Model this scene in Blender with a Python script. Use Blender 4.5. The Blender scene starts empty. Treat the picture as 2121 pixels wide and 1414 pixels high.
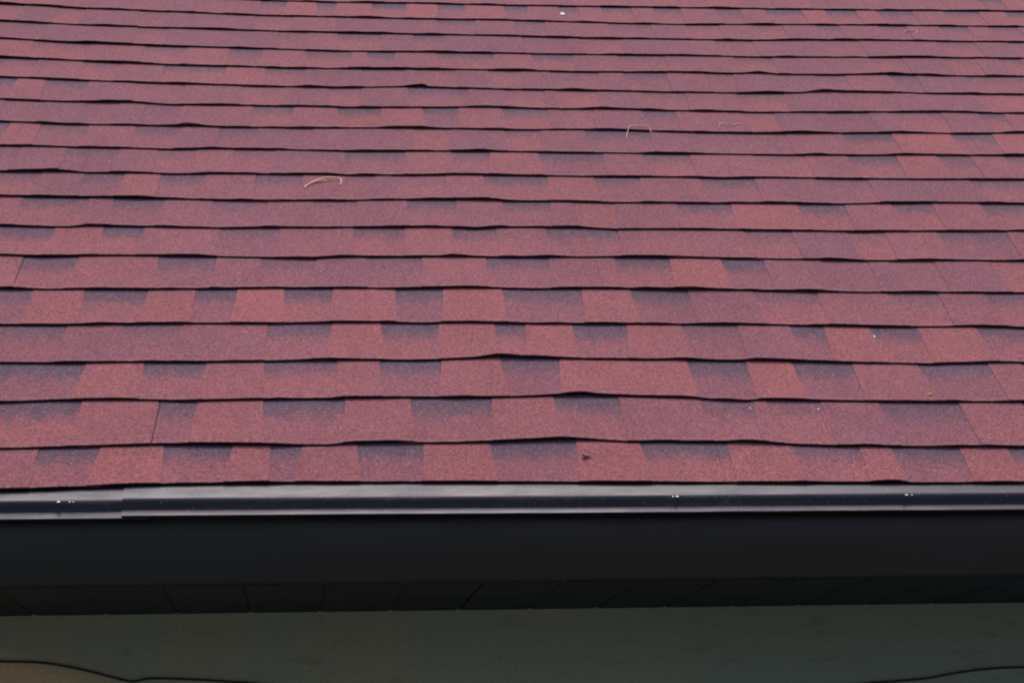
import bpy, math, random
from mathutils import Matrix, Vector, noise as mnoise

EXPOSURE = 0.72
SKY, SUN = 0.085, 1.4
RED = (.332, .096, .095); MAUVE = (.245, .084, .104); BAND = (.112, .068, .092)
SHEEN = .09
DRIP = (.018, .0155, .0165)
SOFF = (.0095, .0120, .018)
WALL = 7.2

# ------------------------------------------------------------------ scene, camera, light
sc = bpy.context.scene
col = sc.collection
sc.render.engine = 'CYCLES'
sc.render.filter_size = 1.9 if hasattr(sc.render, 'filter_size') else 1.5
sc.render.resolution_x, sc.render.resolution_y = 1024, 682
try:
    sc.cycles.filter_width = 2.0
except Exception:
    pass
vs = sc.view_settings
vs.view_transform = 'Standard'; vs.look = 'None'; vs.gamma = 1.0; vs.exposure = EXPOSURE
vs.use_curve_mapping = False

cd = bpy.data.cameras.new('camera'); cam = bpy.data.objects.new('camera', cd); col.objects.link(cam)
cd.sensor_width = 36.0; cd.lens = 36.0 * 4146.0 / 2121.0; cd.clip_start = 0.05; cd.clip_end = 2000
RV = Vector((0.99389972, -0.1080915, -0.02189902)); UV = Vector((-0.00164586, -0.21307787, 0.97703383)); FV = Vector((0.11027525, 0.97103761, 0.21195594))
M4 = Matrix((( RV.x, UV.x, -FV.x, 0.0), (RV.y, UV.y, -FV.y, -2.76), (RV.z, UV.z, -FV.z, -0.385), (0, 0, 0, 1)))
cam.matrix_world = M4
sc.camera = cam

SUN_EL, SUN_AZ = math.radians(81), math.radians(12)     # high, behind the ridge: azimuth from +y towards +x
w = bpy.data.worlds.new('World'); sc.world = w; w.use_nodes = True
wn = w.node_tree.nodes; wl = w.node_tree.links
for n in list(wn): wn.remove(n)
sky = wn.new('ShaderNodeTexSky'); sky.sky_type = 'NISHITA'; sky.sun_disc = False
sky.sun_elevation = SUN_EL; sky.sun_rotation = SUN_AZ; sky.air_density = 1.0; sky.dust_density = 3.0; sky.ozone_density = 1.0
bg = wn.new('ShaderNodeBackground'); bg.inputs['Strength'].default_value = SKY
wo = wn.new('ShaderNodeOutputWorld')
wl.new(sky.outputs[0], bg.inputs[0]); wl.new(bg.outputs[0], wo.inputs[0])
sd = bpy.data.lights.new('sun', 'SUN'); sd.energy = SUN; sd.angle = math.radians(35); sd.color = (1.0, 0.93, 0.90)
sun = bpy.data.objects.new('sun', sd); col.objects.link(sun)
dirv = Vector((math.sin(SUN_AZ) * math.cos(SUN_EL), math.cos(SUN_AZ) * math.cos(SUN_EL), math.sin(SUN_EL)))
sun.rotation_euler = dirv.to_track_quat('Z', 'Y').to_euler()

# ------------------------------------------------------------------ materials
class NT:
    def __init__(s, name):
        s.m = bpy.data.materials.new(name); s.m.use_nodes = True
        s.t = s.m.node_tree; s.n = s.t.nodes; s.l = s.t.links
        s.b = s.n['Principled BSDF']
    def val(s, sock, v):
        if isinstance(v, bpy.types.NodeSocket): s.l.new(v, sock)
        else: sock.default_value = v
    def pos(s): return s.n.new('ShaderNodeTexCoord').outputs['Object']
    def noise(s, scale, detail=3, rough=.5, vec=None, stretch=None):
        v = vec or s.pos()
        if stretch:
            mp = s.n.new('ShaderNodeMapping'); mp.inputs['Scale'].default_value = stretch; s.l.new(v, mp.inputs[0]); v = mp.outputs[0]
        n = s.n.new('ShaderNodeTexNoise'); n.inputs['Scale'].default_value = scale; n.inputs['Detail'].default_value = detail
        n.inputs['Roughness'].default_value = rough; s.l.new(v, n.inputs['Vector']); return n.outputs['Fac']
    def vor(s, scale):
        n = s.n.new('ShaderNodeTexVoronoi'); n.inputs['Scale'].default_value = scale; s.l.new(s.pos(), n.inputs['Vector']); return n
    def ramp(s, fac, a, b, lo=0.0, hi=1.0, smooth=True):
        n = s.n.new('ShaderNodeMapRange'); n.interpolation_type = 'SMOOTHSTEP' if smooth else 'LINEAR'
        s.val(n.inputs['Value'], fac); s.val(n.inputs['From Min'], a); s.val(n.inputs['From Max'], b)
        s.val(n.inputs['To Min'], lo); s.val(n.inputs['To Max'], hi); return n.outputs[0]
    def math(s, op, a, b=0.0, c=0.0):
        n = s.n.new('ShaderNodeMath'); n.operation = op; s.val(n.inputs[0], a); s.val(n.inputs[1], b); s.val(n.inputs[2], c); return n.outputs[0]
    def mix(s, fac, a, b, mode='MIX'):
        n = s.n.new('ShaderNodeMix'); n.data_type = 'RGBA'; n.blend_type = mode
        s.val(n.inputs[0], fac); s.val(n.inputs[6], a); s.val(n.inputs[7], b); return n.outputs[2]
    def attr(s, name):
        n = s.n.new('ShaderNodeAttribute'); n.attribute_name = name; return n.outputs['Fac']
    def sepxyz(s):
        n = s.n.new('ShaderNodeSeparateXYZ'); s.l.new(s.pos(), n.inputs[0]); return n.outputs
    def bump(s, h, strength, dist):
        n = s.n.new('ShaderNodeBump'); n.inputs['Strength'].default_value = strength; n.inputs['Distance'].default_value = dist
        s.l.new(h, n.inputs['Height']); s.l.new(n.outputs[0], s.b.inputs['Normal'])
    def out(s, color, rough=.9, spec=.5, metal=0.0):
        s.val(s.b.inputs['Base Color'], color); s.val(s.b.inputs['Roughness'], rough)
        s.val(s.b.inputs['Specular IOR Level'], spec); s.val(s.b.inputs['Metallic'], metal); return s.m
def C4(r, g, b): return (r, g, b, 1.0)

def granule_material():
    k = NT('asphalt_granules')
    tone, slot, run = k.attr('tone'), k.attr('slot'), k.attr('run')
    blot = k.noise(22, 4, .6); fine = k.noise(330, 3, .7); med = k.noise(95, 3, .6)
    streak = k.noise(60, 3, .6, stretch=(1.0, .16, .16))
    tn = k.math('ADD', tone, k.math('MULTIPLY', k.math('SUBTRACT', blot, .5), .9))
    body = k.mix(k.ramp(tn, .0, 1.02), C4(*MAUVE), C4(*RED))
    # factory-printed dark granule band in the cut-outs of the laminated shingle
    edge = k.math('ADD', run, k.math('MULTIPLY', k.math('SUBTRACT', streak, .5), .40))
    edge = k.math('ADD', edge, k.math('MULTIPLY', k.math('SUBTRACT', k.noise(34, 3, .6), .5), .28))
    bandf = k.math('MULTIPLY', k.ramp(edge, .30, .95), slot)
    gd = k.n.new('ShaderNodeSeparateColor'); k.l.new(k.vor(390).outputs['Color'], gd.inputs[0])
    bandf = k.math('MULTIPLY', k.ramp(k.math('ADD', bandf, k.math('MULTIPLY', k.math('SUBTRACT', gd.outputs[1], .5), .5)), .02, 1.0), k.ramp(slot, 0.0, .1))
    c = k.mix(bandf, body, C4(*BAND))
    # the head-lap above the exposure carries plain dark granules
    c = k.mix(k.ramp(run, 1.05, 1.10), c, C4(.05, .035, .045))
    # edge highlight painted as a paler colour along the lower edge
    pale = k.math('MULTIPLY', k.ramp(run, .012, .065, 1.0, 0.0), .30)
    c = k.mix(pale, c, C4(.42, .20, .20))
    g = k.vor(430)
    gsep = k.n.new('ShaderNodeSeparateColor'); k.l.new(g.outputs['Color'], gsep.inputs[0])
    val = k.math('ADD', k.math('MULTIPLY', k.math('SUBTRACT', gsep.outputs[0], .5), .62), k.math('ADD', k.math('MULTIPLY', k.math('SUBTRACT', fine, .5), .7), k.math('MULTIPLY', k.math('SUBTRACT', k.noise(190, 3, .7), .5), 1.0)))
    val = k.math('MAXIMUM', k.math('ADD', val, 1.0), .3)
    val = k.math('MULTIPLY', val, k.ramp(k.math('ADD', k.math('MULTIPLY', k.noise(2.2, 4, .6), .6), k.math('MULTIPLY', k.noise(9, 3, .6, stretch=(1.6, .4, .4)), .4)), .3, .7, .90, 1.08))
    rgb = k.n.new('ShaderNodeCombineColor'); [k.l.new(val, rgb.inputs[i]) for i in range(3)]
    c = k.mix(1.0, c, rgb.outputs[0], 'MULTIPLY')
    c = k.mix(k.math('MULTIPLY', k.ramp(gsep.outputs[1], .93, .97), .22), c, C4(.55, .42, .42))   # stray pale granules
    c = k.mix(k.math('MULTIPLY', k.ramp(gsep.outputs[2], .93, .97), .45), c, C4(.05, .035, .045)) # stray dark granules
    k.bump(k.math('ADD', fine, gsep.outputs[0]), .5, .0008)
    m = k.out(c, .9, .12)
    k.b.inputs['Sheen Weight'].default_value = SHEEN; k.b.inputs['Sheen Roughness'].default_value = .6
    k.b.inputs['Sheen Tint'].default_value = C4(.9, .82, 1.0)
    return m
def plain(name, c, rough, spec=.4, var=.25, scale=30, bump=0.0, metal=0.0):
    k = NT(name); n = k.noise(scale, 5, .6)
    cc = k.mix(n, C4(*[x * (1 - var) for x in c]), C4(*[min(1, x * (1 + var)) for x in c]))
    if bump: k.bump(k.noise(scale * 6, 3, .6), .4, bump)
    return k.out(cc, k.ramp(n, .2, .8, rough - .06, rough + .06), spec, metal)
def drip_material():
    k = NT('dark_coated_metal')
    n = k.noise(26, 5, .65, stretch=(.35, 1, 1)); d = k.noise(240, 3, .6)
    c = k.mix(n, C4(*DRIP), C4(*[v * 1.45 for v in DRIP]))
    c = k.mix(k.math('MULTIPLY', k.ramp(k.math('MULTIPLY', n, d), .27, .42), .3), c, C4(.13, .12, .13))   # settled dust
    g = k.vor(300); gs = k.n.new('ShaderNodeSeparateColor'); k.l.new(g.outputs['Color'], gs.inputs[0])
    c = k.mix(k.math('MULTIPLY', k.ramp(gs.outputs[0], .985, .995), .4), c, C4(.16, .13, .13))
    k.bump(k.noise(9, 3, .5, stretch=(.6, 1, 1)), .25, .002)
    k.b.inputs['Specular Tint'].default_value = C4(.82, .81, 1.0)
    return k.out(c, k.ramp(n, .3, .7, .30, .46), .31)
def fascia_material():
    k = NT('charcoal_painted_board')
    n = k.noise(7, 5, .6, stretch=(.5, 1, 2)); s = k.noise(120, 4, .6, stretch=(.08, 1, 1))
    c = k.mix(n, C4(.0150, .0108, .0090), C4(.0210, .0155, .0135))
    x = k.sepxyz()[0]
    c = k.mix(k.math('MULTIPLY', k.ramp(k.math('ADD', x, k.math('MULTIPLY', n, .3)), .05, .35, 1.0, 0.0), .6), c, C4(.0125, .0135, .0095))
    c = k.mix(k.ramp(k.noise(30, 4, .6, stretch=(.05, 1, 1)), .5, .75, 0, .5), c, C4(.024, .022, .021))
    k.bump(s, .25, .0006)
    return k.out(c, k.ramp(n, .3, .7, .28, .42), .34)
def wall_material():
    k = NT('olive_wall_paint')
    o = k.sepxyz(); n = k.noise(5, 4, .55); n2 = k.noise(2.3, 3, .5); f = k.noise(160, 4, .6)
    c = k.mix(k.ramp(n, .35, .65), C4(*[v * WALL for v in (.045, .045, .029)]), C4(*[v * WALL for v in (.040, .043, .033)]))
    # greener paint towards the right-hand boards, browner in the middle left
    c = k.mix(k.math('MULTIPLY', k.ramp(k.math('ADD', o[0], k.math('MULTIPLY', n2, .5)), .55, 1.05), .85), c, C4(*[v * WALL for v in (.033, .040, .032)]))
    # ochre patch low at the left, below the cable
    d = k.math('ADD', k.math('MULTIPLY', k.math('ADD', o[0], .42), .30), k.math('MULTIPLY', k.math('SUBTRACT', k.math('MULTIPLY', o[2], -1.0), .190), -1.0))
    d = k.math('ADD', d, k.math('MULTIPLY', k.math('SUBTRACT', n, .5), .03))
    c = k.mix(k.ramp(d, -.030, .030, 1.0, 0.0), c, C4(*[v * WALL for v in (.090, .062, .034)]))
    sm = k.noise(28, 3, .7, stretch=(.5, 1, 1.6))
    c = k.mix(k.math('MULTIPLY', k.ramp(sm, .55, .76), .22), c, C4(.02, .02, .016))
    c = k.mix(k.math('MULTIPLY', f, .45), c, C4(.03, .03, .026))
    k.bump(f, .25, .001)
    return k.out(c, .8, .25)

MG = granule_material()
def butt_material():
    k = NT('bitumen_edge'); n = k.noise(9, 3, .6, stretch=(1, .2, .2))
    c = k.mix(k.ramp(n, .58, .72), C4(.009, .005, .007), C4(.15, .038, .045))      # stray red granules wrapped over the cut edge
    return k.out(c, .95, .1)
MB = butt_material()
MD = drip_material()
MF = fascia_material()
MS = plain('charcoal_soffit_paint', SOFF, .6, .2, .2, 9)
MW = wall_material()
MGR = plain('ground_gravel', (.155, .165, .165), .95, .2, .35, 3, .01)

# ------------------------------------------------------------------ mesh builder
class MBd:
    def __init__(s): s.v = []; s.f = []; s.m = []; s.a = {'tone': [], 'slot': [], 'run': []}
    def vert(s, p, tone=0, slot=0, run=.3):
        s.v.append(p); s.a['tone'].append(tone); s.a['slot'].append(slot); s.a['run'].append(run); return len(s.v) - 1
    def face(s, idx, m=0): s.f.append(idx); s.m.append(m)
    def box(s, a, b, m=0):
        i = [s.vert((x, y, z)) for z in (a[2], b[2]) for y in (a[1], b[1]) for x in (a[0], b[0])]
        for q in ((0, 2, 3, 1), (4, 5, 7, 6), (0, 1, 5, 4), (2, 6, 7, 3), (0, 4, 6, 2), (1, 3, 7, 5)): s.face([i[j] for j in q], m)
    def tube(s, pts, rad, n=7, m=0, flat=1.0):
        rings = []
        for i, p in enumerate(pts):
            p = Vector(p); d = (Vector(pts[min(i + 1, len(pts) - 1)]) - Vector(pts[max(i - 1, 0)])).normalized()
            u = d.cross(Vector((.1, .2, 1))).normalized(); v = d.cross(u); r = rad(i / (len(pts) - 1)) if callable(rad) else rad
            rings.append([s.vert(tuple(p + u * math.cos(2 * math.pi * j / n) * r + v * math.sin(2 * math.pi * j / n) * r * flat)) for j in range(n)])
        for a, b in zip(rings, rings[1:]):
            for j in range(n): s.face([a[j], a[(j + 1) % n], b[(j + 1) % n], b[j]], m)
        s.face(rings[0][::-1], m); s.face(rings[-1], m)
    def build(s, name, mats, parent=None, smooth=False, attrs=False, loc=None):
        me = bpy.data.meshes.new(name); L = Vector(loc) if loc else Vector((0, 0, 0))
        me.from_pydata([tuple(Vector(p) - L) for p in s.v], [], s.f)
        for m in mats: me.materials.append(m)
        me.polygons.foreach_set('material_index', s.m)
        if smooth: me.polygons.foreach_set('use_smooth', [True] * len(s.f))
        if attrs:
            for k, d in s.a.items():
                at = me.attributes.new(k, 'FLOAT', 'POINT'); at.data.foreach_set('value', d)
        me.update(); me.validate()
        o = bpy.data.objects.new(name, me); col.objects.link(o); o.location = L
        if parent: o.parent = parent
        return o
def spline(pts, n=8):
    P = [Vector(p) for p in pts]; out = []
    for i in range(len(P) - 1):
        a, b, c, d = P[max(i - 1, 0)], P[i], P[i + 1], P[min(i + 2, len(P) - 1)]
        for j in range(n):
            t = j / n
            out.append(.5 * ((2 * b) + (c - a) * t + (2 * a - 5 * b + 4 * c - d) * t * t + (3 * b - a - 3 * c + d) * t ** 3))
    out.append(P[-1]); return out

# ------------------------------------------------------------------ roof frame: x along the eave, t up the slope, n off the deck
PITCH = math.radians(37.255); CP, SP = math.cos(PITCH), math.sin(PITCH)
def RP(x, t, n): return (x, t * CP - n * SP, t * SP + n * CP)
X0, X1 = -2.6, 4.0
E = .1408; NC = 32
TB, TT, GAP = .0032, .0010, .0002          # base layer, laminated tab, gap under the butt

ROWS=[[(-0.392,0.0111),(-0.296,0.0165),(-0.225,0.0224),(-0.119,0.0252),(-0.027,0.0268),(0.202,0.0253),(0.31,0.024),(0.475,0.0205),(0.683,0.0179),(0.824,0.0161),(0.871,0.0198),(0.882,0.014),(1.053,0.0132)],[(-0.407,0.1283),(-0.311,0.1328),(-0.25,0.1367),(-0.182,0.1415),(-0.125,0.1395),(-0.033,0.1353),(0.067,0.1359),(0.069,0.138),(0.117,0.1437),(0.164,0.1443),(0.202,0.1404),(0.284,0.1423),(0.344,0.1469),(0.401,0.1547),(0.453,0.1476),(0.501,0.142),(0.57,0.1419),(0.566,0.1443),(0.688,0.1397),(0.717,0.1327),(0.809,0.1267),(0.933,0.123),(1.089,0.1206)],[(-0.426,0.2749),(-0.333,0.2825),(-0.262,0.285),(-0.214,0.2821),(-0.147,0.2781),(-0.047,0.2842),(0.07,0.2849),(0.072,0.2861),(0.196,0.2901),(0.246,0.2883),(0.322,0.2897),(0.385,0.2935),(0.444,0.3006),(0.512,0.2931),(0.591,0.2878),(0.591,0.2894),(0.692,0.276),(0.731,0.2804),(0.847,0.2744),(1.003,0.2709),(1.141,0.2704)],[(-0.443,0.4106),(-0.346,0.4095),(-0.248,0.4137),(-0.148,0.4127),(-0.023,0.4169),(0.072,0.4223),(0.075,0.4226),(0.204,0.4198),(0.296,0.4278),(0.331,0.4382),(0.374,0.4297),(0.492,0.4251),(0.572,0.4221),(0.615,0.4248),(0.694,0.4188),(0.762,0.4207),(0.882,0.4129),(1.03,0.4069),(1.143,0.415),(1.189,0.412)],[(-0.461,0.5516),(-0.334,0.5505),(-0.258,0.556),(-0.181,0.5596),(-0.051,0.5573),(0.075,0.5657),(0.078,0.5649),(0.159,0.5648),(0.212,0.5612),(0.294,0.5669),(0.402,0.5604),(0.539,0.5613),(0.639,0.5597),(0.723,0.5622),(0.862,0.5564),(0.974,0.5524),(1.087,0.5524),(1.175,0.5563),(1.236,0.5486)],[(-0.48,0.6963),(-0.4,0.6932),(-0.321,0.6982),(-0.241,0.695),(-0.134,0.6996),(-0.031,0.7042),(0.078,0.7048),(0.081,0.7066),(0.192,0.703),(0.305,0.7099),(0.418,0.7055),(0.532,0.7097),(0.664,0.7039),(0.76,0.705),(0.867,0.7012),(0.983,0.6968),(1.131,0.6969),(1.286,0.6972)],[(-0.499,0.8425),(-0.429,0.8349),(-0.328,0.8439),(-0.209,0.8437),(-0.083,0.8384),(0.044,0.8345),(0.084,0.8431),(0.229,0.847),(0.302,0.8482),(0.404,0.8461),(0.552,0.85),(0.69,0.8515),(0.78,0.8475),(0.93,0.8446),(1.051,0.8403),(1.206,0.8451),(1.337,0.8448)],[(-0.516,0.9798),(-0.408,0.9743),(-0.374,0.9743),(-0.37,0.9854),(-0.317,0.9826),(-0.202,0.9772),(-0.129,0.9748),(-0.028,0.9809),(0.075,0.9807),(0.087,0.9827),(0.267,0.989),(0.342,0.9825),(0.389,0.9916),(0.526,0.9945),(0.602,0.9839),(0.714,0.9872),(0.901,0.9853),(1.058,0.982),(1.186,0.9871),(1.316,0.9915),(1.387,0.9929)],[(-0.535,1.1263),(-0.373,1.1239),(-0.269,1.1225),(-0.149,1.1172),(-0.029,1.1145),(0.077,1.1215),(0.09,1.1188),(0.183,1.1273),(0.308,1.1332),(0.417,1.1256),(0.528,1.1285),(0.622,1.1222),(0.738,1.1247),(0.9,1.1262),(1.062,1.1259),(1.231,1.1392),(1.437,1.1373)],[(-0.552,1.2578),(-0.446,1.2629),(-0.385,1.2568),(-0.308,1.261),(-0.231,1.2545),(-0.139,1.2601),(-0.03,1.2608),(0.08,1.2615),(0.093,1.2588),(0.253,1.2638),(0.334,1.271),(0.447,1.268),(0.578,1.2655),(0.763,1.2681),(0.863,1.2645),(0.965,1.2724),(1.099,1.2689),(1.269,1.2693),(1.484,1.2758)],[(-0.571,1.4073),(-0.445,1.4034),(-0.319,1.4003),(-0.239,1.3956),(-0.143,1.4048),(-0.031,1.4031),(0.095,1.3977),(0.228,1.4025),(0.395,1.4085),(0.529,1.4054),(0.788,1.4065),(1.029,1.408),(1.169,1.4109),(1.295,1.4194),(1.472,1.4185),(1.534,1.4228)],[(-0.59,1.5546),(-0.459,1.5418),(-0.296,1.5415),(-0.23,1.5391),(-0.214,1.548),(-0.164,1.5367),(-0.032,1.537),(0.098,1.5394),(0.269,1.5485),(0.407,1.5437),(0.476,1.5444),(0.669,1.5543),(0.812,1.543),(0.989,1.5426),(1.17,1.5499),(1.28,1.5586),(1.463,1.5583),(1.585,1.5708)],[(-0.609,1.6997),(-0.474,1.6865),(-0.373,1.6891),(-0.346,1.6947),(-0.254,1.6773),(-0.118,1.6792),(0.036,1.6809),(0.101,1.6761),(0.242,1.6804),(0.42,1.6941),(0.562,1.6861),(0.671,1.6933),(0.837,1.6862),(1.019,1.6831),(1.206,1.6914),(1.434,1.7074),(1.546,1.7032),(1.63,1.7023)],[(-0.629,1.853),(-0.454,1.8367),(-0.279,1.825),(-0.104,1.8167),(0.037,1.8124),(0.104,1.813),(0.249,1.8262),(0.294,1.8404),(0.302,1.8266),(0.467,1.8196),(0.615,1.8211),(0.86,1.8181),(1.01,1.8184),(1.144,1.8262),(1.206,1.8437),(1.359,1.8429),(1.473,1.8364),(1.678,1.8428)],[(-0.647,1.998),(-0.467,1.979),(-0.287,1.9611),(-0.143,1.9571),(0.001,1.9506),(0.107,1.9518),(0.331,1.9617),(0.519,1.9621),(0.67,1.9579),(0.887,1.969),(1.033,1.9643),(1.083,1.9797),(1.126,1.9631),(1.276,1.9686),(1.41,1.9849),(1.514,1.9739),(1.725,1.9827)],[(-0.666,2.1467),(-0.517,2.121),(-0.296,2.1051),(-0.11,2.0997),(0.11,2.0895),(0.301,2.0931),(0.494,2.0955),(0.688,2.0966),(0.91,2.1025),(1.148,2.1006),(1.518,2.1223),(1.775,2.1279)],[(-0.685,2.2906),(-0.494,2.2652),(-0.304,2.2548),(-0.114,2.2457),(0.113,2.2405),(0.309,2.2395),(0.508,2.2413),(0.706,2.2333),(0.934,2.2376),(1.138,2.2395),(1.349,2.26),(1.559,2.2634),(1.824,2.2701)],[(-0.704,2.4413),(-0.507,2.4094),(-0.313,2.3976),(-0.117,2.3786),(0.116,2.3758),(0.317,2.3724),(0.521,2.3794),(0.725,2.3716),(0.957,2.3681),(1.255,2.3885),(1.513,2.3987),(1.872,2.4111)],[(-0.72,2.5683),(-0.32,2.536),(-0.062,2.5152),(0.119,2.5108),(0.326,2.5183),(0.533,2.5148),(0.744,2.5186),(0.984,2.5241),(1.42,2.5372),(1.922,2.558)]]
SLOTS=[[(-0.354,-0.265,1),(-0.18,-0.079,1),(-0.028,0.022,0.8),(0.096,0.195,1),(0.29,0.42,1),(0.512,0.644,1),(0.738,0.842,0.8),(0.886,0.994,1),(1.063,1.171,1)],[(-0.447,-0.307,1),(-0.195,-0.137,0.9),(-0.04,0.083,1),(0.182,0.306,1),(0.401,0.502,1),(0.628,0.71,0.7),(0.73,0.817,0.6),(0.908,1.035,0.8),(1.136,1.234,0.8)],[(-0.472,-0.312,1),(-0.225,-0.129,1),(-0.039,0.075,0.8),(0.14,0.239,1),(0.332,0.428,0.8),(0.632,0.729,1),(0.803,0.902,0.9),(1.009,1.128,0.8)],[(-0.507,-0.355,0.7),(-0.268,-0.172,0.6),(-0.036,0.069,0.9),(0.148,0.244,1),(0.336,0.388,1),(0.464,0.556,1),(0.647,0.742,0.6),(0.831,0.889,0.9),(0.967,1.05,0.9),(1.152,1.26,0.8)],[(-0.527,-0.425,0.7),(-0.342,-0.236,1),(-0.158,-0.088,1),(-0.01,0.073,1),(0.179,0.26,0.9),(0.362,0.5,0.9),(0.584,0.685,1),(0.8,0.913,0.7),(1.04,1.131,0.6),(1.214,1.347,0.8)],[(-0.46,-0.363,0.9),(-0.228,-0.127,0.8),(-0.051,0.048,0.6),(0.132,0.233,0.5),(0.345,0.459,0.8),(0.577,0.678,0.9),(0.771,0.85,1),(0.955,1.044,0.2),(1.08,1.166,0.3),(1.271,1.363,0.2)],[(-0.533,-0.418,0.9),(-0.334,-0.26,1),(-0.127,-0.018,0.6),(0.115,0.209,0.7),(0.295,0.378,0.7),(0.468,0.606,0.8),(0.842,0.933,0.6),(1.039,1.114,0.5),(1.214,1.352,0.7)],[(-0.493,-0.372,0.8),(-0.327,-0.23,0.8),(-0.145,-0.041,0.5),(0.044,0.126,0.4),(0.22,0.314,0.8),(0.402,0.495,0.8),(0.537,0.62,0.3),(0.738,0.847,0.8),(0.975,1.071,0.9),(1.165,1.249,0.8),(1.346,1.464,0.8)],[(-0.561,-0.471,0.7),(-0.393,-0.315,0.7),(-0.248,-0.163,0.8),(-0.066,0.027,0.8),(0.107,0.166,0.5),(0.196,0.305,0.4),(0.377,0.506,0.9),(0.597,0.69,0.7),(0.811,0.922,0.8),(1.048,1.157,0.6),(1.369,1.512,0.6)],[(-0.608,-0.529,0.5),(-0.439,-0.335,0.6),(-0.264,-0.183,0.5),(-0.112,-0.03,0.6),(0.11,0.232,0.8),(0.325,0.404,0.7),(0.502,0.637,0.8),(0.717,0.817,0.7),(0.949,1.061,0.5),(1.149,1.255,0.9),(1.342,1.415,0.7),(1.488,1.585,0.6)],[(-0.506,-0.409,0.6),(-0.316,-0.219,0.6),(-0.145,-0.066,0.6),(-0.011,0.048,0.3),(0.254,0.335,0.3),(0.446,0.523,0.6),(0.616,0.755,0.9),(0.852,1.051,0.3),(1.174,1.285,1),(1.414,1.509,0.8)],[(-0.598,-0.512,0.3),(-0.427,-0.357,0.3),(-0.306,-0.225,0.4),(-0.078,0.009,0.8),(0.101,0.194,0.9),(0.282,0.361,0.9),(0.455,0.555,0.8),(0.581,0.656,0.4),(0.762,0.836,0.7),(0.98,1.056,0.3),(1.176,1.271,0.4),(1.315,1.439,0.4)],[(-0.529,-0.435,0.8),(-0.336,-0.227,0.3),(-0.106,-0.012,0.4),(0.083,0.157,0.5),(0.259,0.392,0.8),(0.473,0.565,0.5),(0.586,0.684,0.4),(0.782,0.881,0.5),(0.997,1.109,0.6),(1.242,1.366,0.4),(1.558,1.675,0.3)],[(-0.667,-0.56,0.6),(-0.459,-0.373,0.6),(-0.281,-0.142,0.8),(-0.056,0.036,0.7),(0.161,0.26,0.3),(0.282,0.376,0.4),(0.448,0.525,0.5),(0.592,0.704,0.4),(0.76,0.862,0.7),(0.953,1.021,0.5),(1.216,1.288,0.4),(1.393,1.462,0.7),(1.578,1.723,0.5)],[(-0.587,-0.455,0.5),(-0.334,-0.234,0.6),(-0.14,-0.063,0.8),(0.032,0.143,0.7),(0.177,0.244,0.8),(0.34,0.476,0.7),(0.562,0.662,0.8),(0.769,0.885,0.6),(1.048,1.142,0.6),(1.382,1.467,0.4),(1.564,1.649,0.4)],[(-0.684,-0.57,0.4),(-0.36,-0.287,0.5),(-0.03,0.044,0.5),(0.113,0.217,0.7),(0.292,0.367,0.8),(0.554,0.671,0.4),(0.694,0.801,0.4),(1.028,1.124,0.4),(1.297,1.396,0.4),(1.594,1.693,0.6)],[(-0.562,-0.492,0.4),(-0.364,-0.294,0.4),(-0.084,0.01,0.5),(0.359,0.454,0.7),(0.55,0.628,0.6),(0.785,0.894,0.5),(0.98,1.067,0.5),(1.154,1.23,0.5),(1.318,1.381,0.6),(1.482,1.558,0.6)]]
JOINTS=[[-0.352,0.625],[-0.192],[0.236],[0.547],[0.128],[-0.456],[0.603],[-0.036],[0.779],[-0.395],[0.455],[-0.162],[1.023],[0.296],[-0.395],[0.804],[0.114]]


def interp(pts, x):
    if x <= pts[0][0]: return pts[0][1]
    for (a, ya), (b, yb) in zip(pts, pts[1:]):
        if x <= b:
            u = (x - a) / (b - a) if b > a else 0; return ya + (yb - ya) * u
    return pts[-1][1]
def nz(x, y, z=0.0): return mnoise.noise(Vector((x, y, z)))
STEP = .0075
def xgrid():
    xs = []; x = X0
    while x < X1:
        xs.append(x); x += STEP if -1.0 < x < 2.3 else .03
    xs.append(X1); return xs
XS = xgrid()
TBUTT, LIFT = [], []
for c in range(NC + 1):
    if c < len(ROWS):
        rw = sorted(ROWS[c]); xa, xb = rw[0][0], rw[-1][0]
        raw = []; rw = [(a, b + (.0035 if c == 0 else 0)) for a, b in rw]
        for x in XS:
            v = interp(rw, x); out = max(0.0, xa - x, x - xb); k = min(1.0, out / .4)
            v = v * (1 - k) + (.0194 + E * c) * k if c else v
            raw.append(v)
    else:
        raw = [.0194 + E * c + .004 * nz(x * 2.0, c * 3.1) for x in XS]
    def smooth(a, rad):
        o = []
        for i, x in enumerate(XS):
            s = w_ = 0.0
            for j in range(max(0, i - 40), min(len(a), i + 41)):
                q = (XS[j] - x) / rad
                if abs(q) < 2.5:
                    e = math.exp(-q * q); s += a[j] * e; w_ += e
            o.append(s / w_)
        return o
    fine_ = smooth(raw, .008) if c not in (7, 13) else smooth(raw, .005)
    sm = smooth(raw, .11)
    T, LF = [], []
    for i, x in enumerate(XS):
        dv = fine_[i] - sm[i]
        wob = .0007 * nz(x * 22, c * 5.3) + .0005 * nz(x * 60, c * 2.9, 4)
        lf = max(0.0, nz(x * 7.0, c * 3.7, 2.0) - .08) * .0042 + max(0.0, nz(x * 17.0, c * 6.1, 8.0)) * .0034 + abs(nz(x * 90, c * 1.3, 5)) * .0006
        if c == 0: lf = lf * .6
        if dv > 0: T.append(fine_[i] - dv * .62 + wob); lf += dv * .38
        else: T.append(fine_[i] + wob)
        LF.append(min(lf, .0075))
    TBUTT.append(T); LIFT.append(LF)
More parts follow.
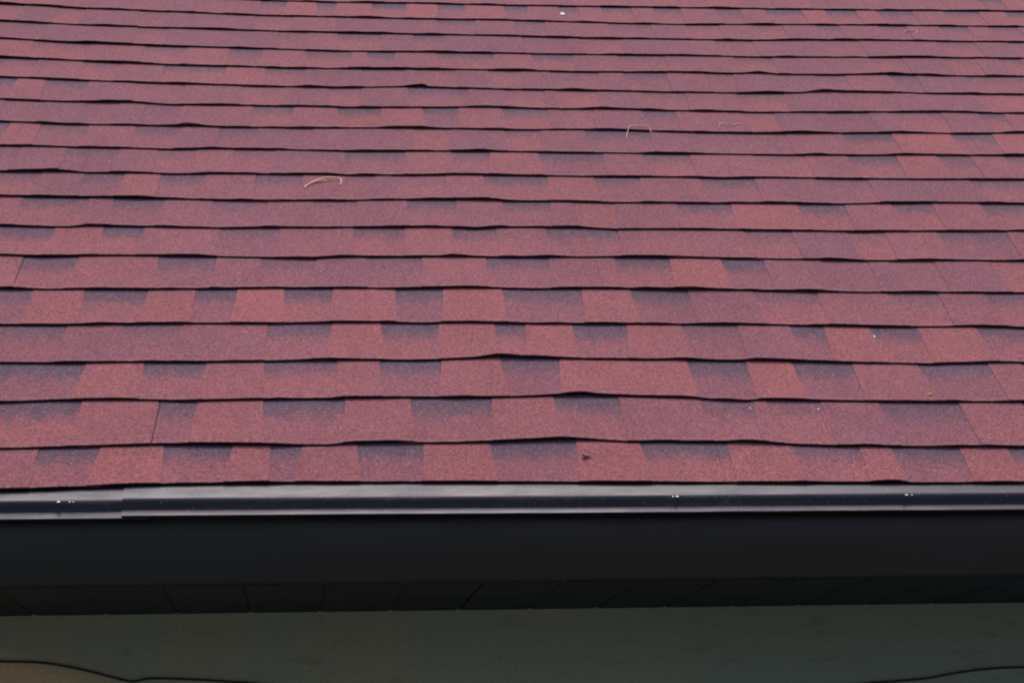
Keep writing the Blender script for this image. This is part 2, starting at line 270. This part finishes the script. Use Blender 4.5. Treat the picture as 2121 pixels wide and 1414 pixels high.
def atx(arr, x):
    lo, hi = 0, len(XS) - 1
    if x <= XS[0]: return arr[0]
    if x >= XS[-1]: return arr[-1]
    while hi - lo > 1:
        m = (lo + hi) // 2
        if XS[m] <= x: lo = m
        else: hi = m
    u = (x - XS[lo]) / (XS[hi] - XS[lo]); return arr[lo] * (1 - u) + arr[hi] * u
def under(c, x, s):      # underside height of course c at distance s above its butt
    lead = TB + TT + GAP if c else .0018
    ex = atx(TBUTT[c + 1], x) - atx(TBUTT[c], x) if c < NC else E
    k = s / ex
    return lead * (1 - k) + atx(LIFT[c], x) * math.exp(-(max(s, 0) / .045) ** 2) + (LIFT_HEAD(c, x, k))
def LIFT_HEAD(c, x, k): return 0.0
SROWS = [0.0, .0012, .006, .02, .045, .08, .112, .136, .165]

random.seed(11)
tabs = []                # every course: list of (x0, x1, darkness) cut-outs covering the full width
for c in range(NC):
    sl = [list(q) for q in SLOTS[c]] if c < len(SLOTS) else []
    rnd = random.Random(100 + c)
    x = sl[-1][1] + rnd.uniform(.05, .09) if sl else X0
    while x < X1:
        w_ = rnd.uniform(.05, .10); sl.append([x, x + w_, rnd.choice([.4, .6, .8, 1, .9])]); x += w_ + rnd.uniform(.05, .10)
    x = sl[0][0]
    if c < len(SLOTS):
        x -= rnd.uniform(.05, .09)
        while x > X0:
            w_ = rnd.uniform(.05, .10); sl.insert(0, [x - w_, x, rnd.choice([.4, .6, .8, 1, .9])]); x -= w_ + rnd.uniform(.05, .10)
    tabs.append(sl)

roofb = MBd()
def strip(c, x_a, x_b, bot, top, tone, slot, taper=(0, 0), step=STEP, front=True, sides=True, srows=SROWS, drop=.0):
    """one closed-edged sheet between x_a and x_b: granule top, bitumen front and sides"""
    n = max(1, int(math.ceil((x_b - x_a) / (step if -1.0 < x_a < 2.3 else .03))))
    g = []; ex_list = []
    for i in range(n + 1):
        u = i / n; colv = []
        for r, s in enumerate(srows):
            k = min(1.0, s / E)
            xl = x_a + taper[0] * (1 - k); xr = x_b + taper[1] * (1 - k)
            x = xl + (xr - xl) * u; xu = x
            x -= (.0055 + .0035 * max(-.5, min(1.5, x))) * (1 - k)
            tb = atx(TBUTT[c], x)
            ss = max(s, 0)
            h = under(c, x, ss) + top(x) - (.0007 if r == 0 else 0)
            tn = tone(xu) if callable(tone) else tone; so = slot(xu) if callable(slot) else slot
            ex = atx(TBUTT[c + 1], x) - tb
            colv.append(roofb.vert(RP(x, tb + ss + .0004 * (r == 0), h), tn, so, ss / ex))
        g.append(colv)
    for i in range(n):
        for r in range(len(srows) - 1):
            roofb.face([g[i][r], g[i + 1][r], g[i + 1][r + 1], g[i][r + 1]], 0)
    def low(i, r):
        p = roofb.v[g[i][r]]; s = srows[r]
        x = p[0]; return roofb.vert(RP(x, atx(TBUTT[c], x) + s, under(c, x, s) + bot(x)), 0, 0, .6)
    if front:
        lw = [low(i, 0) for i in range(n + 1)]
        for i in range(n): roofb.face([lw[i], lw[i + 1], g[i + 1][0], g[i][0]], 1)
    if sides:
        for i, fl in ((0, 0), (n, 1)):
            q = [low(i, r) for r in range(len(srows))]
            for r in range(len(srows) - 1):
                f = [q[r], g[i][r], g[i][r + 1], q[r + 1]]
                roofb.face(f if fl else f[::-1], 1 if bot(0) == 0 else 0)
rr = random.Random(5)
def open_gap(c, x): return .0005 if c in (1, 5) and x < .1 and x > -.6 else .00015
for c in range(NC):
    sl = tabs[c]
    # base sheets, split at the joints between neighbouring shingles
    jo = sorted(JOINTS[c]) if c < len(JOINTS) else [(c * .37) % 1.0 - 1.5]
    js = set(jo)
    a = jo[0]
    while a - 1.0 > X0: a -= 1.0; js.add(a)
    a = jo[-1]
    while a + 1.0 < X1: a += 1.0; js.add(a)
    js = sorted(js)
    edges = [X0] + js + [X1]
    stone = {}
    for i, q in enumerate(sl): stone[i] = rr.uniform(.15, .75)
    mids = [(sl[i][1] + sl[i + 1][0]) / 2 for i in range(len(sl) - 1)]
    def idx(x, mids=mids):
        i = 0
        for m_ in mids:
            if x > m_: i += 1
            else: break
        return i
    for ea, eb in zip(edges, edges[1:]):
        if eb - ea < .01: continue
        strip(c, ea + open_gap(c, ea), eb - open_gap(c, eb), lambda x: 0.0, lambda x: TB, lambda x: stone[idx(x)], lambda x: sl[idx(x)][2] * (.95 if c < 8 else .92))
    # laminated tabs between the cut-outs
    bounds = [X0] + [v for q in sl for v in q[:2]] + [X1]
    for i in range(0, len(bounds), 2):
        ta, tb_ = bounds[i], bounds[i + 1]
        if tb_ - ta < .006: continue
        dn = [sl[j][2] for j in (i // 2 - 1, i // 2) if 0 <= j < len(sl)]
        tone = max(0.0, min(1.1, (sum(dn) / len(dn) - .45) * 1.45 + rr.uniform(-.28, .28)))
        if c > 10: tone = .40 + (tone - .40) * .85
        shade = rr.uniform(.12, .34) if rr.random() < .38 else 0.0
        cuts = [j for j in js if ta + .015 < j < tb_ - .015]
        ee = [ta] + cuts + [tb_]
        for k in range(len(ee) - 1):
            a_, b_ = ee[k], ee[k + 1]
            ga = open_gap(c, a_) * 1.2 if k else 0; gb = open_gap(c, b_) * 1.2 if k < len(ee) - 2 else 0
            tl = -rr.uniform(.001, .009) if not k else 0; tr = rr.uniform(.001, .009) if k == len(ee) - 2 else 0
            hh = rr.uniform(.9, 1.0) * TT
            strip(c, a_ + ga, b_ - gb, lambda x: TB - .0001, lambda x, hh=hh: TB + hh, tone + (rr.uniform(-.3, .2) if k else 0), shade, taper=(tl, tr))
# deck under the shingles
def quadbox(a, b, m):
    pass
dk = [roofb.vert(RP(x, t, n)) for n in (-.0035, -.022) for t in (.03, E * NC + .2) for x in (X0, X1)]
for q in ((0, 1, 3, 2), (4, 6, 7, 5), (0, 4, 5, 1), (2, 3, 7, 6), (0, 2, 6, 4), (1, 5, 7, 3)): roofb.face([dk[j] for j in q], 1)

house = bpy.data.objects.new('house', None); col.objects.link(house); house.location = (0, .455, -2.7)
house['label'] = 'house eave with brick red asphalt shingle roof, charcoal metal drip edge and olive wall'
house['category'] = 'house'
house.matrix_world = Matrix.Translation((0, .455, -2.7))
def under_house(o):
    o.parent = house; o.matrix_parent_inverse = house.matrix_world.inverted()
    return o
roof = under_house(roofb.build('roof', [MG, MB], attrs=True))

# ------------------------------------------------------------------ drip edge: flange under the shingles, rounded nose, face, kicked-out hem
def drip(x_a, x_b, dy, dz, lipk=1.0):
    b = MBd(); prof = []; 
    for s, n in ((.11, .0000), (.04, .0004), (.012, .0006), (-.004, .0004)):
        q = RP(0, s, n); prof.append((q[1], q[2]))
    # rounded nose from the slope to the vertical
    R = .0125; cy, cz = prof[-1][0] + R * SP, prof[-1][1] - R * CP
    a0 = math.radians(90 + 37)
    for j in range(1, 9):
        a = a0 + (math.radians(183) - a0) * j / 8
        prof.append((cy + R * math.cos(a), cz + R * math.sin(a)))
    yb, zb = prof[-1]
    prof += [(yb + .0008, -.0205), (yb + .0002, -.0212), *[(yb - a * lipk, -.0212 - q * lipk) for a, q in ((.0050, .0044), (.0096, .0080), (.0103, .0090), (.0094, .0099), (.0066, .0090), (.0010, .0050))]]
    if lipk < 1: prof = prof[:-6] + [(a, q - .0022) for a, q in prof[-6:]]
    P2 = [(y + dy, z) for y, z in prof]
    n = max(2, int((x_b - x_a) / .02)); g = []
    for side in (0, .0007):
        gg = []
        for i in range(n + 1):
            x = x_a + (x_b - x_a) * i / n
            wy = .0007 * nz(x * 3.1, 7.7) + .0003 * nz(x * 14, 3.0); wz = .0008 * nz(x * 2.3, 1.7) + .0003 * nz(x * 17, 9.0)
            gg.append([b.vert((x, y + wy * min(1, q / 6) + side, z + (wz + dz) * min(1, q / 3) - side * .6)) for q, (y, z) in enumerate(P2)])
        g.append(gg)
    for i in range(n):
        for q in range(len(P2) - 1):
            b.face([g[0][i][q], g[0][i][q + 1], g[0][i + 1][q + 1], g[0][i + 1][q]])
            b.face([g[1][i][q], g[1][i + 1][q], g[1][i + 1][q + 1], g[1][i][q + 1]])
    for i in (0, n):
        ea_ = [b.vert(b.v[v]) for v in g[0][i]]; eb_ = [b.vert(b.v[v]) for v in g[1][i]]
        for q in range(len(P2) - 1): b.face([ea_[q], ea_[q + 1], eb_[q + 1], eb_[q]])
    for q in (0, len(P2) - 1):
        for i in range(n): b.face([g[0][i][q], g[0][i + 1][q], g[1][i + 1][q], g[1][i][q]])
    return b
d1 = under_house(drip(X0, -.190, 0.0, -.0014, .86).build('drip_edge', [MD], smooth=True))
d1['label'] = 'lower lapped length of metal drip edge at the left'
d2 = under_house(drip(-.2265, 2.42, -.0010, .0003).build('drip_edge', [MD], smooth=True))
d3 = under_house(drip(2.38, X1, -.0024, .0010).build('drip_edge', [MD], smooth=True))

glint_m = plain('bright_nail_glint', (.75, .72, .74), .3, .5, .1, 200, metal=.6)  # small bright domes added to stand for glints on the drip edge
def glint_dome(parent, x, y, z, r):
    b = MBd(); rings = []
    for j in range(4):
        a = math.pi / 2 * j / 4
        rings.append([b.vert((x + math.cos(q * math.pi / 5) * r * 1.5 * math.cos(a), y + math.sin(q * math.pi / 5) * r * math.cos(a) * .8 - r * .5 * math.sin(a), z + math.sin(q * math.pi / 5) * r * math.cos(a) * .6 + r * .6 * math.sin(a))) for q in range(10)])
    for A, B in zip(rings, rings[1:]):
        for q in range(10): b.face([A[q], A[(q + 1) % 10], B[(q + 1) % 10], B[q]])
    b.face(rings[-1])
    o = b.build('nail_glint', [glint_m], smooth=True); o.parent = parent; return o
for nx, nr in ((-.312, .0019), (-.297, .0011), (-.292, .0009)): glint_dome(d1, nx, -.0092, -.0085, nr)
for nx, nr in ((.535, .0011), (.541, .0018), (.872, .0017), (.880, .0010)): glint_dome(d2, nx, -.0100, -.0072, nr)

# ------------------------------------------------------------------ fascia, soffit, wall
fb = MBd()
def board(b, x_a, x_b, y0, y1, z0, z1, bev=.002, m=0, step=.05):
    """a board along x with eased front edges and a slightly uneven face"""
    H = z1 - z0
    prof = [(y1, z1), (y0 + .003, z1)] + [(y0 + .0035 - .0035 * math.sin(math.pi * u) + .010 * max(0, u - .3) ** 1.5, z1 - .002 - (H - .006) * u) for u in (0, .12, .25, .4, .55, .7, .85, .95, 1)]
    yb_ = prof[-1][0]; prof += [(yb_ + .001, z0 + .0016), (yb_ + .003, z0), (y1, z0)]
    K = len(prof)
    n = max(1, int((x_b - x_a) / step)); g = []
    for i in range(n + 1):
        x = x_a + (x_b - x_a) * i / n
        w1 = .0008 * nz(x * 1.9, 5.5, z0)
        g.append([b.vert((x, y + w1 * (0 if q in (0, K - 1) else 1), z)) for q, (y, z) in enumerate(prof)])
    for i in range(n):
        for q in range(K):
            b.face([g[i][q], g[i][(q + 1) % K], g[i + 1][(q + 1) % K], g[i + 1][q]], m)
    b.face(g[0][::-1], m); b.face(g[-1], m)
board(fb, X0, 1.62, .0045, .026, -.1195, -.016, .0025)
board(fb, 1.6225, X1, .0045, .026, -.1195, -.016, .0025)
fascia = under_house(fb.build('fascia', [MF], smooth=True))
sb = MBd()
PW = .1113; ph = -.063
k0 = int((X0 - ph) / PW)
x = ph + k0 * PW
SZ = -.1205
while x < X1:
    # one tongue-and-groove board with chamfered long edges
    g_, dp = random.uniform(.0030, .0060), random.uniform(.0012, .0026)
    xs_ = [x + .0006, x + g_, x + PW - g_, x + PW - .0006]; zs = [SZ + dp, SZ, SZ, SZ + dp]
    q0 = [sb.vert((a, .0265, z)) for a, z in zip(xs_, zs)]; q1 = [sb.vert((a, .455, z - .003)) for a, z in zip(xs_, zs)]
    for j in range(3): sb.face([q0[j], q1[j], q1[j + 1], q0[j + 1]])
    for qq in (q0, q1):
        t0 = sb.vert((xs_[0], sb.v[qq[0]][1], SZ + .016)); t1 = sb.vert((xs_[3], sb.v[qq[0]][1], SZ + .016)); sb.face([t0, *qq, t1])
    x += PW
sb.box((X0, .027, SZ + .0029), (X1, .4545, SZ + .012))
soffit = under_house(sb.build('soffit', [MS]))
wb = MBd()
n = 60
wb.box((X0, .4556, -2.7), (X1, .60, -.100))
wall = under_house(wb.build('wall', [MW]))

gb = MBd(); s_ = 400
i4 = [gb.vert(p) for p in ((-s_, -s_, -2.7), (s_, -s_, -2.7), (s_, s_, -2.7), (-s_, s_, -2.7))]; gb.face(i4)
ground = gb.build('ground', [MGR]); ground['kind'] = 'structure'

# ------------------------------------------------------------------ loose things
def surf(x, t, tab=True):
    c = 0
    for k in range(NC):
        if atx(TBUTT[k], x) <= t: c = k
    s = t - atx(TBUTT[c], x)
    intab = not any(q[0] - .004 < x < q[1] + .004 for q in tabs[c])
    return under(c, x, s) + TB + (TT if intab else 0)
def on_roof(x, t, up=0.0): return Vector(RP(x, t, surf(x, t) + up))
def tag(o, label, cat, group=None):
    o['label'] = label; o['category'] = cat
    if group: o['group'] = group
    return o
straw_m = plain('dry_straw', (.80, .52, .34), .6, .4, .25, 300)
pale_m = plain('pale_fibre', (.70, .50, .46), .7, .3, .2, 300)
def straw(name, strands, rad, mat, label, cat, group=None):
    b = MBd(); base = on_roof(*strands[0][len(strands[0]) // 2][:2])
    for st in strands:
        # lies over the steps: never dips below the highest surface near each point
        pts = spline([on_roof(x, t, rad * .6 + u) for x, t, u in st], 6)
        b.tube(pts, lambda k: rad * (1.0 - .35 * abs(2 * k - 1)), 6)
    o = b.build(name, [mat], smooth=True, loc=base); return tag(o, label, cat, group)
straw('straw', [[(.0266, 1.1806, .001), (.0406, 1.2074, .0025), (.0621, 1.2294, .004), (.0827, 1.2327, .004), (.0975, 1.2278, .003), (.0958, 1.1958, .001)],
                [(.0258, 1.1886, .0), (.0398, 1.2050, .002), (.0520, 1.2160, .003), (.0700, 1.2200, .002)]], .0016, straw_m,
      'bright forked strand of dry straw arched on the shingles, the largest scrap on the roof', 'straw', 'dry straw scraps on the roof')
straw('straw', [[(.7003, 1.5077, 0), (.7070, 1.5376, .001), (.7160, 1.5615, .002), (.7313, 1.5645, .003), (.7534, 1.5631, .003), (.7591, 1.5411, .0)]], .0010, straw_m,
      'thin hook-shaped curl of dry straw lying across a shingle edge', 'straw', 'dry straw scraps on the roof')
straw('straw', [[(.9115, 1.5762, 0), (.9203, 1.5984, .001), (.9378, 1.5928, .002), (.9623, 1.5938, .0)],
                [(.9148, 1.6061, .002), (.9254, 1.5865, .001), (.9403, 1.5805, .001), (.9603, 1.5980, .002)]], .0010, pale_m,
      'pale crossed wisp of straw just right of the hook-shaped curl', 'straw', 'dry straw scraps on the roof')
straw('straw', [[(1.5254, 2.3211, 0), (1.5390, 2.3405, .002), (1.5553, 2.3500, .003), (1.5686, 2.3460, .002), (1.5600, 2.3246, .0)]], .0011, pale_m,
      'faint pale loop of straw high up near the right end of the roof', 'straw', 'dry straw scraps on the roof')
def lump(name, x, t, rx, ry, rz, mat, label, cat, seed, rot=0.0, sub=2, up=.3):
    import bmesh
    bm = bmesh.new(); bmesh.ops.create_icosphere(bm, subdivisions=sub, radius=1.0)
    for v in bm.verts:
        k = 1 + .35 * mnoise.noise(v.co * 1.4 + Vector((seed, 0, 0)))
        v.co = Vector((v.co.x * rx * k, v.co.y * ry * k, v.co.z * rz * k))
    me = bpy.data.meshes.new(name); bm.to_mesh(me); bm.free(); me.materials.append(mat)
    me.polygons.foreach_set('use_smooth', [True] * len(me.polygons))
    o = bpy.data.objects.new(name, me); col.objects.link(o)
    o.location = on_roof(x, t, rz * up); o.rotation_euler = (PITCH, 0, rot); return tag(o, label, cat)
white_m = plain('white_stone', (.85, .82, .80), .6, .4, .08, 60)
lump('pebble', .679, 2.4367, .0066, .0105, .0026, white_m, 'small round white pebble near the top of the picture', 'pebble', 1.0, up=.7)
# curled dead leaf with a raised rim
def leaf(x, t, L_, W_, rot, mat, label, curl):
    b = MBd(); nu, nv = 12, 6; g = []
    for i in range(nu + 1):
        u = i / nu; w_ = W_ * math.sin(math.pi * min(1, u * .94 + .04)) ** .8; r = []
        for j in range(nv + 1):
            v = j / nv * 2 - 1
            px = (u - .5) * L_; py = v * w_; pz = curl * (v * v * .7 + (2 * u - 1) ** 2 * .6) + .0006 * nz(u * 6, v * 3, x)
            r.append((px, py, pz))
        g.append(r)
    base = on_roof(x, t, .0008); ca, sa = math.cos(rot), math.sin(rot)
    def W(p): q = (p[0] * ca - p[1] * sa, p[0] * sa + p[1] * ca); return tuple(base + Vector((q[0], q[1] * CP - p[2] * SP, q[1] * SP + p[2] * CP)))
    for h in (0, .0005):
        gi = [[b.vert(W((p[0], p[1], p[2] + h))) for p in r] for r in g]
        for i in range(nu):
            for j in range(nv):
                f = [gi[i][j], gi[i + 1][j], gi[i + 1][j + 1], gi[i][j + 1]]; b.face(f if h else f[::-1])
    o = b.build('dead_leaf', [mat], smooth=True, loc=base); return tag(o, label, 'leaf')
leaf_m = plain('dry_leaf', (.62, .34, .29), .6, .3, .35, 120)
leaf(.4261, .0990, .017, .0055, .5, leaf_m, 'small curled dead leaf on the lowest shingle row', .0050)
chip_m = plain('pale_wood', (.70, .42, .20), .6, .3, .2, 200)
lump('wood_chip', .9939, .2926, .0050, .0022, .0014, chip_m, 'tiny orange wood chip on a tab in the third row up, towards the right', 'wood chip', 3.0, rot=-.9)
lump('bird_dropping', .9651, .5165, .0035, .0055, .0007, white_m, 'small whitish bird dropping in a dark cut-out of the fifth row, right side', 'bird dropping', 5.0)
lump('grit_fleck', .7009, .2545, .0016, .0018, .0010, white_m, 'tiny white fleck at a shingle edge on the right, the left one of two', 'fleck', 6.0)
lump('grit_fleck', .8073, .2505, .0016, .0022, .0010, white_m, 'tiny white fleck at a shingle edge on the right, the right one of two', 'fleck', 7.0)

# cables clipped along the wall
rub = plain('black_rubber', (.016, .012, .010), .5, .35, .2, 50)
def cable(pts, label):
    b = MBd(); P_ = spline([(x, .4525, z) for x, z in pts], 6); b.tube(P_, .0018, 8)
    o = b.build('cable', [rub], smooth=True, loc=tuple(P_[0])); return tag(o, label, 'cable')
cable([(-2.6, -.20), (-1.6, -.205), (-.9, -.188), (-.4914, -.1905), (-.4473, -.1935), (-.381, -.1967), (-.3178, -.2088), (-.2619, -.2239), (-.2395, -.2275), (-.2061, -.2234), (-.0937, -.2305), (.0156, -.2451), (.25, -.30), (.42, -.27 - .06), (.6, -.31), (.75, -.275)],
      'thin black cable drooping across the ochre-toned wall, left corner')
cable([(.8558, -.2573), (.9365, -.2502), (1.0258, -.2447), (1.0874, -.2356), (1.1408, -.2302), (1.1991, -.2288), (1.3053, -.2297), (1.8, -.24), (2.8, -.22), (4.0, -.24)],
      'thin black cable rising along the green wall, right corner')
